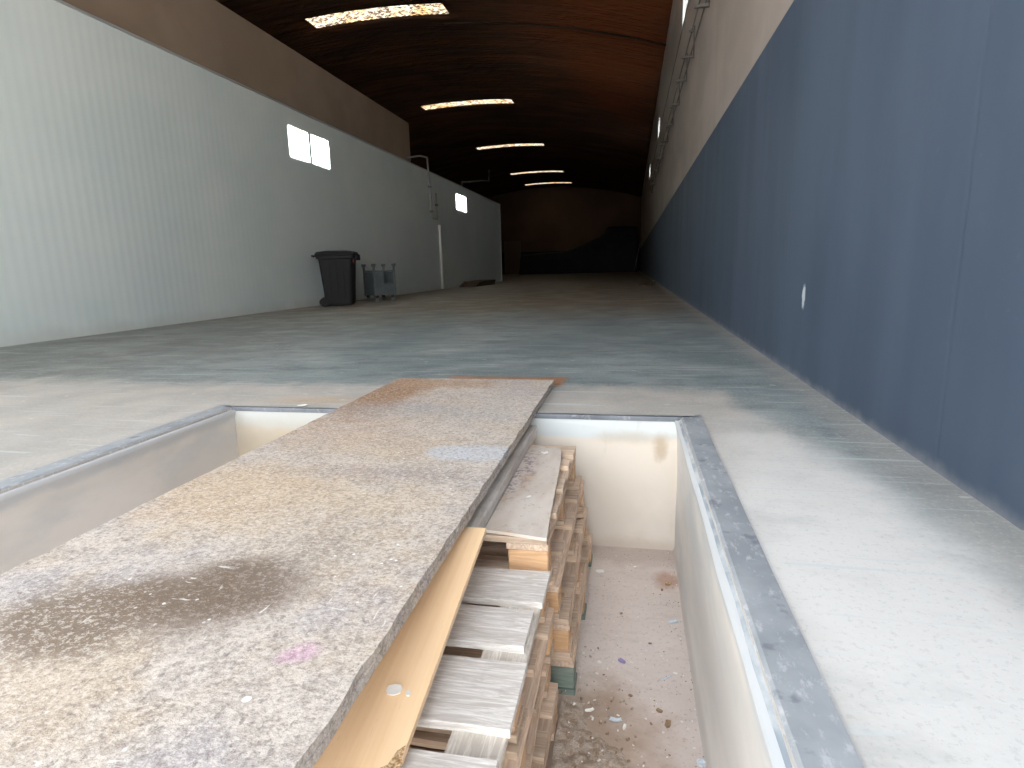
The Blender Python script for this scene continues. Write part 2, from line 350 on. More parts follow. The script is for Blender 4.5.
def tube(bm, pts, r, n=10):
    """round bar through points, with bends mitred by shared rings"""
    pts = [Vector(p) for p in pts]; rings = []
    up = Vector((.13, .27, 1)).normalized()
    for i, p in enumerate(pts):
        d = ((pts[i] - pts[i - 1]).normalized() if i else Vector()) + ((pts[i + 1] - pts[i]).normalized() if i < len(pts) - 1 else Vector())
        d.normalize(); a = d.cross(up)
        if a.length < .1: a = d.cross(Vector((1, 0, 0)))
        a.normalize(); b = d.cross(a)
        rings.append([bm.verts.new(p + (a * math.cos(t) + b * math.sin(t)) * r) for t in [2 * math.pi * k / n for k in range(n)]])
    for u, w in zip(rings, rings[1:]):
        for k in range(n): bm.faces.new((u[k], u[(k + 1) % n], w[(k + 1) % n], w[k]))
    bm.faces.new(rings[0][::-1]); bm.faces.new(rings[-1])
def empty(name, loc, rz=0):
    o = bpy.data.objects.new(name, None); o.location = loc; o.rotation_euler = (0, 0, rz); o.empty_display_size = .1
    C.objects.link(o); return o
def tag(o, label, cat, group=None, kind=None):
    o['label'] = label; o['category'] = cat
    if group: o['group'] = group
    if kind: o['kind'] = kind
    return o
def struct(name, bm, mat, smooth=False):
    o = bm_obj(name, bm, mat, smooth=smooth); o['kind'] = 'structure'; return o

# ------------------------------------------------------------------ key dimensions (metres; camera stands at x=0,y=0, hall runs along +y)
XR, XL, XFAR = 1.145, -7.6, -19.9
YF, YE = -1.8, 74.0
PITZ, PX0, PX1, PY1 = -.752, -2.39, .268, 3.12
PEAK, RAD, XC = 10.26, 35.0, -9.56
roof = lambda x: PEAK - RAD + math.sqrt(RAD * RAD - (x - XC) ** 2)

# ------------------------------------------------------------------ setting
bm = bmesh.new()                                     # hall slab with the pit left open
box(bm, XFAR, PX0, YF, YE, PITZ - .2, 0); box(bm, PX1, XR + .2, YF, YE, PITZ - .2, 0)
box(bm, PX0, PX1, PY1, YE, PITZ - .2, 0)
struct('floor', bm, M['floor'])
bm = bmesh.new(); box(bm, PX0, PX1, YF, PY1, PITZ - .2, PITZ)
struct('pit_floor', bm, M['pit_floor'])
bm = bmesh.new(); box(bm, -30, 25, -30, YF, PITZ - .2, PITZ - .001)
struct('yard_ground', bm, M['yard'])
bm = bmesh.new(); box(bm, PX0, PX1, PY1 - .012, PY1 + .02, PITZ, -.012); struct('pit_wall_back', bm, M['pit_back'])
def side_wall(x, s):
    """rendered face with a slightly wavy, battered surface"""
    bm = bmesh.new(); rows = []
    zs = [PITZ, PITZ + .02, -.5, -.3, -.15, -.07, -.035, -.012]
    off = [.012, .004, .004, .004, .006, .010, .018, .022]
    ny = 28
    for j in range(ny + 1):
        y = YF + (PY1 - YF - .012) * j / ny
        rows.append([bm.verts.new((x - s * (.006 + o + .006 * mnoise.noise((y * 2.3, z * 4, 0))), y, z)) for z, o in zip(zs, off)] + [bm.verts.new((x, y, zs[-1]))])
    for a, b in zip(rows, rows[1:]):
        for k in range(len(a) - 1): bm.faces.new((a[k], a[k + 1], b[k + 1], b[k]))
    return bm
struct('pit_wall_right', side_wall(PX1, 1), M['pit_side'], True)
struct('pit_wall_left', side_wall(PX0, -1), M['pit_side'], True)
# steel angles on the lip
def angle_bar(name, pts_in, pts_out, drop=.05):
    bm = bmesh.new()
    n = len(pts_in); R = []
    for (a, b), (c, d) in zip(pts_in, pts_out):
        R.append([bm.verts.new(p) for p in ((a, b, -drop), (a, b, .0), (a + (c - a) * .08, b + (d - b) * .08, .006), (c, d, .006), (c, d, -.01))])
    for u, w in zip(R, R[1:]):
        for k in range(4): bm.faces.new((u[k], u[k + 1], w[k + 1], w[k]))
    return struct(name, bm, M['angle'])
jr = lambda y: .004 * mnoise.noise((y * 3, 1, 0))
ys = [YF + (PY1 + .07 - YF) * i / 30 for i in range(31)]
angle_bar('trim_1', [(.272 + jr(y), min(y, PY1 - .012)) for y in ys], [(.374 + jr(y + 9), y) for y in ys])
angle_bar('trim_2', [(.272 + (PX0 - .276) * i / 20, PY1 - .016 + .004 * mnoise.noise((i * 1.3, 0, 0))) for i in range(21)], [(.374 + (PX0 - .474) * i / 20, PY1 + .018 + .010 * mnoise.noise((i * .9, 5, 0))) for i in range(21)], .018).data.materials[0] = M['dark_angle']
angle_bar('trim_3', [(PX0 - .002, min(y, PY1 - .012)) for y in ys], [(PX0 - .105, y) for y in ys])
bm = bmesh.new()                                     # worn mortar lip under the right angle
rows = []
for i in range(41):
    y = YF + (PY1 - .02 - YF) * i / 40; n_ = mnoise.noise((y * 4, 3, 1))
    rows.append([bm.verts.new(p) for p in ((.274, y, -.07), (.256 + .006 * n_, y, -.06), (.251 + .006 * n_, y, -.03), (.259 + .005 * n_, y, -.010), (.274, y, -.002))])
for a, b in zip(rows, rows[1:]):
    for k in range(4): bm.faces.new((a[k], a[k + 1], b[k + 1], b[k]))
struct('trim_4', bm, M['lip'], True)

# right wall with three high windows
WIN = [(14.15, 16.1), (27.4, 29.15), (39.8, 41.8)]; WZ0, WZ1 = 6.27, 7.04
bm = bmesh.new(); T = .22
box(bm, XR, XR + T, YF, YE, PITZ, WZ0); box(bm, XR, XR + T, YF, YE, WZ1, 8.95)
ed = [YF] + [v for w in WIN for v in w] + [YE]
for a, b in zip(ed[::2], ed[1::2]): box(bm, XR, XR + T, a, b, WZ0, WZ1)
struct('wall_right', bm, M['wall_right'])
for i, (a, b) in enumerate(WIN):
    e = empty('window_%d' % (i + 1), (XR + .012, (a + b) / 2, WZ0)); e['kind'] = 'structure'
    w, hh = (b - a) / 2, WZ1 - WZ0
    bm = bmesh.new(); t = .06
    box(bm, -.008, .03, -w, w, 0, t); box(bm, -.008, .03, -w, w, hh - t, hh)
    for y, q in ((-w, t), (-.065, .13), (w - t, t)): box(bm, -.008, .03, y, y + q, t, hh - t)
    bm_obj('window_frame', bm, M['frame'], e)
    for s in (-1, 1):
        bm = bmesh.new(); y0, y1 = sorted((s * .065, s * (w - t))); box(bm, -.003, .003, y0, y1, t, hh - t)
        bm_obj('window_pane', bm, M['glass'], e)
    bm = bmesh.new(); box(bm, -.03, -.008, -w - .03, w + .03, -.02, 0); bm_obj('window_sill', bm, M['frame'], e)

# white panelled box room on the left, beige storey standing back on top of it
bm = bmesh.new(); box(bm, XL - .12, XL, YF, 35.3, 0, 4.46); box(bm, XFAR, XL - .12, 35.18, 35.3, 0, 4.46); box(bm, XFAR, XL - .12, YF, 35.18, 4.34, 4.46)
struct('wall_left', bm, M['wall_white'])
bm = bmesh.new(); box(bm, XL - .36, XL - .24, YF, 21.3, 4.462, 5.95); box(bm, XFAR, XL - .36, 21.18, 21.3, 4.462, 5.95); box(bm, XFAR, XL - .36, YF, 21.18, 5.83, 5.95)
struct('wall_left_upper', bm, M['beige'])
bm = bmesh.new(); box(bm, XL - .13, XL + .012, YF, 35.31, 4.462, 4.50); struct('trim_5', bm, M['frame'])
bm = bmesh.new(); box(bm, XL - .02, XL + .015, 35.22, 35.315, 0, 4.46); struct('trim_6', bm, M['frame'])
bm = bmesh.new(); box(bm, XFAR - .2, XFAR, YF, YE, PITZ, 9.4); struct('wall_far_left', bm, M['beige'])
bm = bmesh.new(); box(bm, XFAR, XR + .2, YE, YE + .2, PITZ, 10.4); struct('wall_end', bm, M['end_wall'])
# unseen front wall; loading door opening sized for the daylight it lets in
DX0, DZ = -7.4, 8.2
bm = bmesh.new()
box(bm, XFAR - .2, DX0, YF - .25, YF, PITZ, 10.4); box(bm, DX0, XR + T, YF - .25, YF, DZ, 10.4)
struct('wall_front', bm, M['beige'])
e = empty('door_1', (-14.5, YE - .01, 0)); e['kind'] = 'structure'
bm = bmesh.new(); box(bm, -.95, .95, -.05, 0, 0, 3.9); bev(bm, .01); bm_obj('door_leaf', bm, M['doorp'], e)
bm = bmesh.new(); box(bm, -1.05, -.95, -.09, 0, 0, 4); box(bm, .95, 1.05, -.09, 0, 0, 4); box(bm, -.95, .95, -.09, 0, 3.9, 4); bm_obj('door_frame', bm, M['dark_pipe'], e)

# vaulted roof, opened where the rooflights sit
SKY = [22.9, 35.6, 48.3, 62.1, 70.6]; SX0, SX1 = -12.15, -6.75; SH = .47
bm = bmesh.new()
xs = [XFAR - .2 + (SX0 - XFAR + .2) * i / 16 for i in range(17)] + [SX0 + (SX1 - SX0) * i / 14 for i in range(1, 15)] + [SX1 + (XR + T - SX1) * i / 18 for i in range(1, 19)]
yb = [YF - .25]
for y in SKY: yb += [y - SH, y + SH]
yb.append(YE + .2)
yy = []
for k, (a, b) in enumerate(zip(yb, yb[1:])):
    n = 1 if k % 2 else max(2, int((b - a) / .5))
    yy += [(a + (b - a) * i / n, k % 2) for i in range(n)]
yy.append((yb[-1], 0))
def lump(x, y):
    edge = min([abs(y - s) for s in SKY])
    return (.05 * mnoise.noise((x * .5, y * 1.1, 0)) + .035 * abs(math.sin(y * math.pi / 1.25))) * min(1, max(0, (edge - .5) * 2))
grid = [[bm.verts.new((x, y, roof(x) - lump(x, y))) for x in xs] for y, _ in yy]
for j in range(len(yy) - 1):
    for i in range(len(xs) - 1):
        if yy[j][1] and SX0 - .01 < xs[i] < SX1 - .01: continue
        bm.faces.new((grid[j][i], grid[j][i + 1], grid[j + 1][i + 1], grid[j + 1][i]))
bmesh.ops.recalc_face_normals(bm, faces=bm.faces)
ceil = struct('ceiling', bm, M['foam'], True)
md = ceil.modifiers.new('thick', 'SOLIDIFY'); md.thickness = .12; md.offset = 1 if ceil.data.polygons[0].normal.z > 0 else -1
for k, y in enumerate(SKY):
    bm = bmesh.new(); rows = []
    nx = 96
    for j in range(4):
        rows.append([bm.verts.new((SX0 + (SX1 - SX0) * i / nx, y - SH + 2 * SH * (j % 2 if j < 2 else 1 - j % 2), roof(SX0 + (SX1 - SX0) * i / nx) + .02 + .012 * math.sin(i * 1.6) + (.006 if j > 1 else 0))) for i in range(nx + 1)])
    for i in range(nx):
        for a, b in ((0, 1), (1, 2), (2, 3), (3, 0)): bm.faces.new((rows[a][i], rows[a][i + 1], rows[b][i + 1], rows[b][i]))
    o = struct('window_%d' % (k + 4), bm, M['rooflight'], True)
# ridge clutter: two thin cross ribs seen on the vault near the right wall
for k, y in enumerate((23.6,)):
    bm = bmesh.new()
    tube(bm, [(x, y + .25 * (XR - x) / 8, roof(x) - .14) for x in [XR - i * .55 for i in range(16)]], .035, 8)
    struct('trim_%d' % (7 + k), bm, M['foam_rib'], True)

# ------------------------------------------------------------------ pipes and cables
def conduit(name, pts, r, mat, label, cat, clips=()):
    b = Vector(pts[0]); e = empty(name, b)
    bm = bmesh.new(); tube(bm, [Vector(p) - b for p in pts], r); bm_obj('pipe', bm, mat, e, smooth=True)
    for c in clips:
        bm = bmesh.new(); c = Vector(c) - b; box(bm, c.x - r * 1.6, c.x + r * 1.6, c.y - r * 2, c.y + r * 2, c.z - .03, c.z + .03); bev(bm, .006)
        bm_obj('clip', bm, M['bracket'], e)
    return tag(e, label, cat)
px = XL + .05
conduit('water_pipe', [(XL - .2, 20.9, 4.72), (XL - .05, 21.8, 4.92), (px, 22.25, 4.93), (px, 22.3, 4.88), (px, 22.45, 3.6), (px, 22.5, 2.78), (px, 22.56, 2.74), (px, 23.1, 2.74), (px, 23.16, 2.8), (px, 23.15, 3.75)],
        .032, M['grey_pipe'], 'thin grey pipe looping over the top of the white wall and down into a U', 'pipe', [(px, 22.42, 3.9), (px, 22.49, 3.0), (px, 23.15, 3.3)])
conduit('downpipe', [(px + .02, 23.35, 2.55), (px + .02, 23.36, 2.3), (px + .02, 23.4, .02)], .06, M['white_pipe'],
        'white vertical pipe running down the white wall to the floor beside the metal crate', 'pipe')
conduit('overhead_pipe', [(XL - .15, 27.6, 4.53), (XL - .15, 27.7, 4.75), (XL - .12, 31.8, 5.35), (XL - .1, 33.1, 5.5), (XL - .1, 33.1, 6.1)], .045, M['dark_pipe'],
        'dim pipe running above the top edge of the white wall towards the hall end', 'pipe')
# cable run on the right wall: two cables on cross brackets
e = empty('cable_run', (XR - .06, 9.0, 5.0))
brk = [8.4, 10.4, 12.7, 14.2, 16.2, 18.4, 20.8, 23.8, 27.0, 31.0, 35.0]
cz = lambda y: .25 + .02 * math.sin(y * 2.1)
for k, (z, sag) in enumerate(((-.28, .0), (.12, .0), (1.1, .0))):
    pts = []
    n = 54
    for i in range(n + 1):
        y = 6.0 + (38.0 - 6) * i / n
        d = min(abs(y - b) for b in brk)
        pts.append((0.02 if z < 1 else .035, y - 9.0, z + .08 - sag * min(d, 1.2)))
    bm = bmesh.new(); tube(bm, pts, .012 if z < 1 else .009, 6); bm_obj('cable', bm, M['dark_pipe'], e, smooth=True)
for k, y in enumerate(brk):
    bm = bmesh.new()
    box(bm, -.17, .055, y - 9.0 - .03, y - 9.0 + .03, -.35, -.31); box(bm, .035, .055, y - 9.0 - .03, y - 9.0 + .03, -.35, .2)
    box(bm, -.05, .055, y - 9.0 - .02, y - 9.0 + .02, .10, .13)
    bev(bm, .006); bm_obj('bracket', bm, M['bracket'], e)
tag(e, 'run of dark cables on brackets along the upper right wall under the windows', 'cable')
# bracket lamp arm of the first support
# ------------------------------------------------------------------ wheeled bin
e = empty('wheeled_bin', (-6.94, 13.42, 0), math.radians(18))
bm = bmesh.new()
def ring(bm, hx, hy, z, cx=0, cy=0, r=.06, n=5):
    vs = []
    for sx, sy, a0 in ((1, 1, 0), (-1, 1, 90), (-1, -1, 180), (1, -1, 270)):
        for k in range(n):
            a = math.radians(a0 + 90 * k / (n - 1))
            vs.append(bm.verts.new((cx + sx * (hx - r) + r * math.cos(a), cy + sy * (hy - r) + r * math.sin(a), z)))
    return vs
def loft(bm, rings, cap0=True, cap1=True):
    for u, w in zip(rings, rings[1:]):
        n = len(u)
        for k in range(n): bm.faces.new((u[k], u[(k + 1) % n], w[(k + 1) % n], w[k]))
    if cap0: bm.faces.new(rings[0][::-1])
    if cap1: bm.faces.new(rings[-1])
R = [ring(bm, .235, .22, .03), ring(bm, .25, .23, .10), ring(bm, .262, .24, .35), ring(bm, .30, .275, .93), ring(bm, .335, .30, .94), ring(bm, .335, .30, .99), ring(bm, .30, .27, 1.0)]
loft(bm, R)
bm_obj('body', bm, M['bin'], e)
for s in (-1, 1):                                    # moulded ribs on the long faces
    bm = bmesh.new()
    for x in (-.12, 0, .12):
        v, f = box(bm, x - .012, x + .012, s * .232 - .012, s * .232 + .014, .12, .9)
        for q in v:
            if q.co.z > .5: q.co.y += s * .038
    bm_obj('rib', bm, M['bin'], e)
bm = bmesh.new()
R = [ring(bm, .35, .315, 1.0, r=.07), ring(bm, .355, .32, 1.03, r=.07), ring(bm, .33, .295, 1.07, r=.08), ring(bm, .2, .18, 1.095, r=.08)]
loft(bm, R); bm_obj('lid', bm, M['bin'], e)
bm = bmesh.new(); tube(bm, [(-.36, -.24, .98), (-.40, -.24, 1.0), (-.40, .24, 1.0), (-.36, .24, .98)], .018, 8); bm_obj('handle', bm, M['bin'], e, smooth=True)
bm = bmesh.new(); box(bm, .33, .385, -.2, .2, .90, 1.02); bev(bm, .015, 2); bm_obj('lift_lip', bm, M['bin'], e)
bm = bmesh.new(); box(bm, .305, .33, -.27, -.15, .84, .92); bev(bm, .006); bm_obj('latch', bm, M['binred'], e)
for s in (-1, 1):
    w = bmesh.new(); bmesh.ops.create_cone(w, segments=24, radius1=.085, radius2=.085, depth=.045, cap_ends=True, matrix=Matrix.Translation((-.25, s * .255, .085)) @ Matrix.Rotation(math.pi / 2, 4, 'X'))
    bev(w, .004); wh = bm_obj('wheel', w, M['rubber'], e)
    w = bmesh.new(); bmesh.ops.create_cone(w, segments=12, radius1=.04, radius2=.03, depth=.03, cap_ends=True, matrix=Matrix.Translation((-.25, s * .28, .085)) @ Matrix.Rotation(math.pi / 2, 4, 'X'))
    bm_obj('hub', w, M['bin'], wh)
bm = bmesh.new(); tube(bm, [(-.25, -.25, .085), (-.25, .25, .085)], .014); bm_obj('axle', bm, M['rubber'], e)
bm = bmesh.new(); box(bm, -.3, -.2, -.2, .2, .02, .18); bev(bm, .02, 2); bm_obj('axle_housing', bm, M['bin'], e)
e.scale = (1.32, 1.3, 1.19)
tag(e, 'black two-wheeled rubbish bin with closed lid standing against the white wall', 'bin')

# ------------------------------------------------------------------ wheeled steel box pallet beside the bin
e = empty('metal_crate', (-6.68, 15.2, 0), math.radians(-41))
hx, hy, H = .31, .29, .90
for k, (sx, sy) in enumerate(((-1, -1), (1, -1), (1, 1), (-1, 1))):
    bm = bmesh.new(); box(bm, sx * hx - .025, sx * hx + .025, sy * hy - .025, sy * hy + .025, .14, H); bev(bm, .005)
    p = bm_obj('post', bm, M['stil'], e)
    bm = bmesh.new(); rr = [ring(bm, .03, .03, H, sx * hx, sy * hy, .02), ring(bm, .055, .055, H + .05, sx * hx, sy * hy, .03), ring(bm, .055, .055, H + .09, sx * hx, sy * hy, .03), ring(bm, .03, .03, H + .07, sx * hx, sy * hy, .02)]
    loft(bm, rr); bm_obj('stacking_cup', bm, M['stil'], p)
    bm = bmesh.new(); bmesh.ops.create_cone(bm, segments=18, radius1=.055, radius2=.055, depth=.04, cap_ends=True, matrix=Matrix.Translation((sx * (hx - .02), sy * (hy - .06), .055)) @ Matrix.Rotation(math.pi / 2, 4, 'X') @ Matrix.Rotation(math.pi / 2, 4, 'Y'))
    bev(bm, .004); w = bm_obj('castor_wheel', bm, M['castor'], e)
    bm = bmesh.new(); box(bm, sx * (hx - .02) - .04, sx * (hx - .02) + .04, sy * (hy - .06) - .035, sy * (hy - .06) + .035, .10, .16); bm_obj('castor_fork', bm, M['rubber'], w)
bm = bmesh.new(); box(bm, -hx, hx, -hy, hy, .16, .20); bev(bm, .006); bm_obj('deck', bm, M['stil'], e)
bm = bmesh.new(); box(bm, -hx + .02, hx - .02, -hy - .008, -hy + .008, .2, .775); bm_obj('end_panel', bm, M['sheetm'], e)
bm = bmesh.new(); box(bm, -hx + .02, hx - .02, hy - .008, hy + .008, .2, .775); bm_obj('end_panel', bm, M['sheetm'], e)
bm = bmesh.new(); box(bm, -hx - .006, -hx + .006, -hy + .02, hy - .02, .2, .775); bm_obj('side_panel', bm, M['sheetm'], e)
bm = bmesh.new(); box(bm, hx - .006, hx + .006, -hy + .02, -hy + .26, .2, .775); bm_obj('side_panel', bm, M['sheetm'], e)
bm = bmesh.new(); box(bm, hx - .006, hx + .006, -hy + .26, hy - .02, .2, .44); bm_obj('drop_gate', bm, M['sheetm'], e)
for sx in (-1, 1):
    for z in (.80, .47):
        if z < .6 and sx < 0: continue
        bm = bmesh.new(); tube(bm, [(sx * hx, -hy, z), (sx * hx, hy, z)], .022 if z > .6 else .015, 8); bm_obj('rail', bm, M['stil'], e, smooth=True)
for sy in (-1, 1):
    bm = bmesh.new(); tube(bm, [(-hx, sy * hy, .80), (hx, sy * hy, .80)], .02, 8); bm_obj('rail', bm, M['stil'], e, smooth=True)
tag(e, 'grey steel crate on castors with corner posts, just right of the black bin', 'crate')

# ------------------------------------------------------------------ things at the far end
bm = bmesh.new()                                     # stepped heap under a dark sheet
prof = [(-12.1, .02), (-12.0, 2.2), (-9.5, 2.3), (-6.9, 2.45), (-6.0, 2.8), (-4.6, 3.3), (-3.4, 3.75), (-2.95, 4.1), (-2.55, 4.75), (-2.2, 4.85), (.2, 4.85), (.62, 4.7), (.72, .02)]
ny = 9; rows = []
for j in range(ny + 1):
    t = j / ny; y = -2.2 + 4.4 * t; sq = min(1, 1.35 * math.sin(math.pi * min(max(t, .04), .96)) ** .35)
    rows.append([bm.verts.new((x + .12 * mnoise.noise((x, y, 3)), y, max(.0, z * sq + (.10 * mnoise.noise((x * .9, y * 1.3, 1)) if z > .1 else 0)))) for x, z in prof])
for a, b in zip(rows, rows[1:]):
    for k in range(len(a) - 1): bm.faces.new((a[k], a[k + 1], b[k + 1], b[k]))
for r_ in (rows[0], rows[-1]): bm.faces.new(r_)
for k in range(ny): bm.faces.new((rows[k][0], rows[k + 1][0], rows[k + 1][-1], rows[k][-1]))
o = bm_obj('covered_heap', bm, M['tarp'], loc=(0, 67.5, 0)); tag(o, 'dark stepped heap under a sheet against the far end wall', 'heap')
bm = bmesh.new(); tube(bm, [(0, 0, .03), (.3, .3, 1.5), (.62, .62, 3.1), (.7, .75, 3.5)], .045, 8)
o = bm_obj('leaning_pole', bm, M['grey_pipe'], loc=(.35, 62.0, 0), smooth=True); tag(o, 'thin pole leaning on the right wall in front of the dark heap', 'pole')
for k in range(3):
    bm = bmesh.new(); box(bm, -.4, .4, -1.7, 1.7, 0, .075); bev(bm, .01)
    o = bm_obj('stacked_board', bm, M['darkwood'], loc=(XL + .48 + .03 * k, 27.6 + .1 * k, .002 + k * .077)); o.rotation_euler.z = .02 * (k - 1)
    tag(o, ('lowest dark board of the low stack by the far end of the white wall', 'middle dark board of the low stack by the far end of the white wall', 'topmost dark board of the low stack by the far end of the white wall')[k], 'board', 'low stack of dark boards')
for k, (x, y, s, rz) in enumerate(((.58, 24.2, .3, .3), (.82, 24.7, .24, 1.1), (.7, 22.9, .16, 2.2))):
    bm = bmesh.new(); prism(bm, [(-s, -s * .3), (s * .9, -s * .4), (s, s * .2), (0, s * .45), (-s * .8, s * .3)], 0, .06 + .05 * k); bev(bm, .008)
    o = bm_obj('wood_offcut', bm, M['darkwood'], loc=(x, y, .001)); o.rotation_euler.z = rz
    tag(o, ('largest dark wood offcut lying far back at the foot of the right wall', 'dark wood offcut closest to the foot of the navy wall', 'smallest dark wood offcut lying nearest on the floor by the navy wall')[k], 'offcut', 'offcuts on the floor by the right wall')

# ------------------------------------------------------------------ pallets
def plank(x0, x1, y0, y1, z0, z1, along='x', jag=.004, n=10, taper=0.):
    """sawn board with slightly uneven edges and ends; local coordinates"""
    bm = bmesh.new(); R = []
    sd = rnd(0, 99)
    for i in range(n + 1):
        t = i / n
        if along == 'x':
            x = x0 + (x1 - x0) * t
            if i in (0, n): x += rnd(-jag, jag) * 1.5
            a = y0 + jag * mnoise.noise((t * 5 + sd, 0, 0)); b = y1 + jag * mnoise.noise((t * 5 + sd, 9, 0)) - taper * (1 - t)
            w = .0016 * mnoise.noise((t * 4, sd, 0))
            R.append([bm.verts.new(p) for p in ((x, a, z0 + w), (x, b, z0 + w), (x, b, z1 + w), (x, a, z1 + w))])
        else:
            y = y0 + (y1 - y0) * t
            a = x0 + jag * mnoise.noise((t * 5 + sd, 0, 0)); b = x1 + jag * mnoise.noise((t * 5 + sd, 9, 0))
            w = .0016 * mnoise.noise((t * 4, sd, 0))
            R.append([bm.verts.new(p) for p in ((a, y, z0 + w), (b, y, z0 + w), (b, y, z1 + w), (a, y, z1 + w))])
    for u, w in zip(R, R[1:]):
        for k in range(4): bm.faces.new((u[k], u[(k + 1) % 4], w[(k + 1) % 4], w[k]))
    bm.faces.new(R[0][::-1]); bm.faces.new(R[-1])
    bmesh.ops.bevel(bm, geom=[e for e in bm.edges if e.calc_face_angle(0) > .8], offset=.0025, segments=1, affect='EDGES')
    return bm
def pallet(loc, rz, L, W, H, decks, label, mats, bx=.145, t=.022, group='pallets stacked in the pit', cross_w=.145, jag=.004, bend=0.):
    """loc = right front foot corner; boards run along -x (length L), width W along +y"""
    e = empty('pallet', loc, rz)
    deck_m, cross_m, block_m, base_m = mats
    zt = H
    for k, (a, b) in enumerate(decks):
        bm = plank(-L + rnd(-.006, .006), rnd(-.012, .006), a, b, zt - t, zt, 'x', jag, 12)
        bm_obj('deck_board', bm, deck_m[k % len(deck_m)], e)
    xs = [(-cross_w, 0.), (-L / 2 - cross_w / 2, -L / 2 + cross_w / 2), (-L, -L + cross_w)]
    for a, b in xs:
        bm_obj('stringer_board', plank(a, b, 0, W, zt - 2 * t - .001, zt - t - .001, 'y', .003), cross_m, e)
    n = 0
    for (a, b) in xs:
        for y0 in (.0, W / 2 - .05, W - .1):
            bm = bmesh.new(); box(bm, a + .004, b - rnd(.001, .006), y0 + rnd(.0, .008), y0 + .1 - rnd(0, .008), t + .001, zt - 2 * t - .002); bev(bm, .004)
            bm_obj('block', bm, block_m[n % len(block_m)], e); n += 1
    for y0 in (.0, W / 2 - .05, W - .1):
        bm_obj('base_board', plank(-L, 0, y0, y0 + .1, 0, t, 'x', .003), base_m, e)
    tag(e, label, 'pallet', group)
    return e
G, GC, TB, BB, GB = M['grey_plank'], M['grey_cross'], M['tan_block'], M['brown_block'], M['green_block']
std = lambda W: [(0, .145), (W * .25 - .05, W * .25 + .05), (W / 2 - .072, W / 2 + .072), (W * .75 - .05, W * .75 + .05), (W - .145, W)]
# far stack, four high
far = [(-.182, 1.90, .160, 'lowest pallet of the far stack, partly green, on the pit floor', ([G], GC, [GB, BB, BB], GB), 0),
       (-.196, 1.885, .155, 'second pallet up in the far stack, tan block ends, next to the pit back wall', ([G], GC, [TB, BB, TB], G), .01),
       (-.232, 1.875, .150, 'third pallet up in the far stack, brown and weathered, just under the top one', ([G, M['grey_plank']], GC, [TB, BB, BB], G), -.008),
       (-.262, 1.835, .172, 'top pallet of the far stack, with a grey offcut lying on it', ([G], GC, [TB, BB, BB], G), .0)]
z = PITZ + .001
for x, y, h, lab, ms, rz in far:
    pallet((x, y, z), rz, 1.2, 1.06, h, std(1.06), lab, ms); z += h + .003
ZF = z
# near stack, four high, bleached one on top
near = [(-.235, .70, .140, 'lowest pallet of the near stack, resting on the pit floor among sawdust', ([G], GC, [BB, GB], G), -.01),
        (-.238, .72, .138, 'second pallet up in the near stack, grey and splintered', ([G], GC, [BB, TB], G), .012),
        (-.246, .705, .138, 'third pallet up in the near stack, right below the bleached one', ([G], GC, [TB, BB], G), -.006)]
z = PITZ + .001
for x, y, h, lab, ms, rz in near:
    pallet((x, y, z), rz, 1.2, 1.08, h, std(1.08), lab, ms); z += h + .003
hN = -.2 - z
pallet((-.256, .70, z), 0, 1.2, 1.09, hN, [(-.01, .08), (.10, .312), (.397, .622), (.687, .858), (.905, 1.09)], 'bleached whitish pallet topping the near stack, wide planks, under the beech board',
       ([M['pale_plank']], M['pale_cross'], [TB, BB, TB], G), cross_w=.125, jag=.009)

# grey offcut panel on the far stack
bm = bmesh.new()
P = [(-.487, 1.845), (-.40, 1.835), (-.30, 1.815), (-.262, 1.808), (-.275, 2.0), (-.285, 2.2), (-.297, 2.45), (-.310, 2.65), (-.322, 2.77), (-.34, 2.82), (-.40, 2.80), (-.43, 2.83), (-.489, 2.80)]
cx, cy = -.40, 2.2
prism(bm, [(x - cx, y - cy) for x, y in P], 0, .012)
bmesh.ops.bevel(bm, geom=list(bm.edges), offset=.0015, segments=1, affect='EDGES')
o = bm_obj('offcut_panel', bm, M['offcut'], loc=(cx, cy, ZF + .001)); tag(o, 'grey stained board offcut lying on top of the far pallet stack', 'board')
# timber under the chipboard
bm = plank(-.066, .066, -.70, .65, 0, -.048 - ZF - .002, 'y', .003, 10)
o = bm_obj('timber_beam', bm, M['timber'], loc=(-.556, 2.41, ZF + .002)); tag(o, 'grey timber running under the right edge of the chipboard, ending by the pit back wall', 'timber')

# ------------------------------------------------------------------ chipboard sheets bridging the pit
def sheet(name, x0, x1, y0, y1, th, mat, jag, seed):
    """sheet with a crumbled rim"""
    bm = bmesh.new(); pts = []
    nx, ny = 26, 90
    f = lambda s, k: jag * (mnoise.noise((s * 9 + seed, k, 0)) + .6 * mnoise.noise((s * 31 + seed, k, 5)))
    for i in range(ny): y = y0 + (y1 - y0) * i / ny; pts.append((x1 + f(y, 1), y))
    for i in range(nx): x = x1 + (x0 - x1) * i / nx; pts.append((x, y1 + f(x, 2)))
    for i in range(ny): y = y1 + (y0 - y1) * i / ny; pts.append((x0 + f(y, 3), y))
    for i in range(nx): x = x0 + (x1 - x0) * i / nx; pts.append((x, y0 + f(x, 4)))
    # round the two far corners a little
    prism(bm, pts, 0, th)
    es = [e for e in bm.edges if e.calc_face_angle(0) > 1.2 and abs(e.verts[0].co.z - e.verts[1].co.z) < 1e-5]
    bmesh.ops.bevel(bm, geom=es, offset=.0025, segments=1, affect='EDGES')
    return bm
bm = sheet('s', -1.63, -.501, .42, 3.90, .0185, M['chip'], .004, 3)
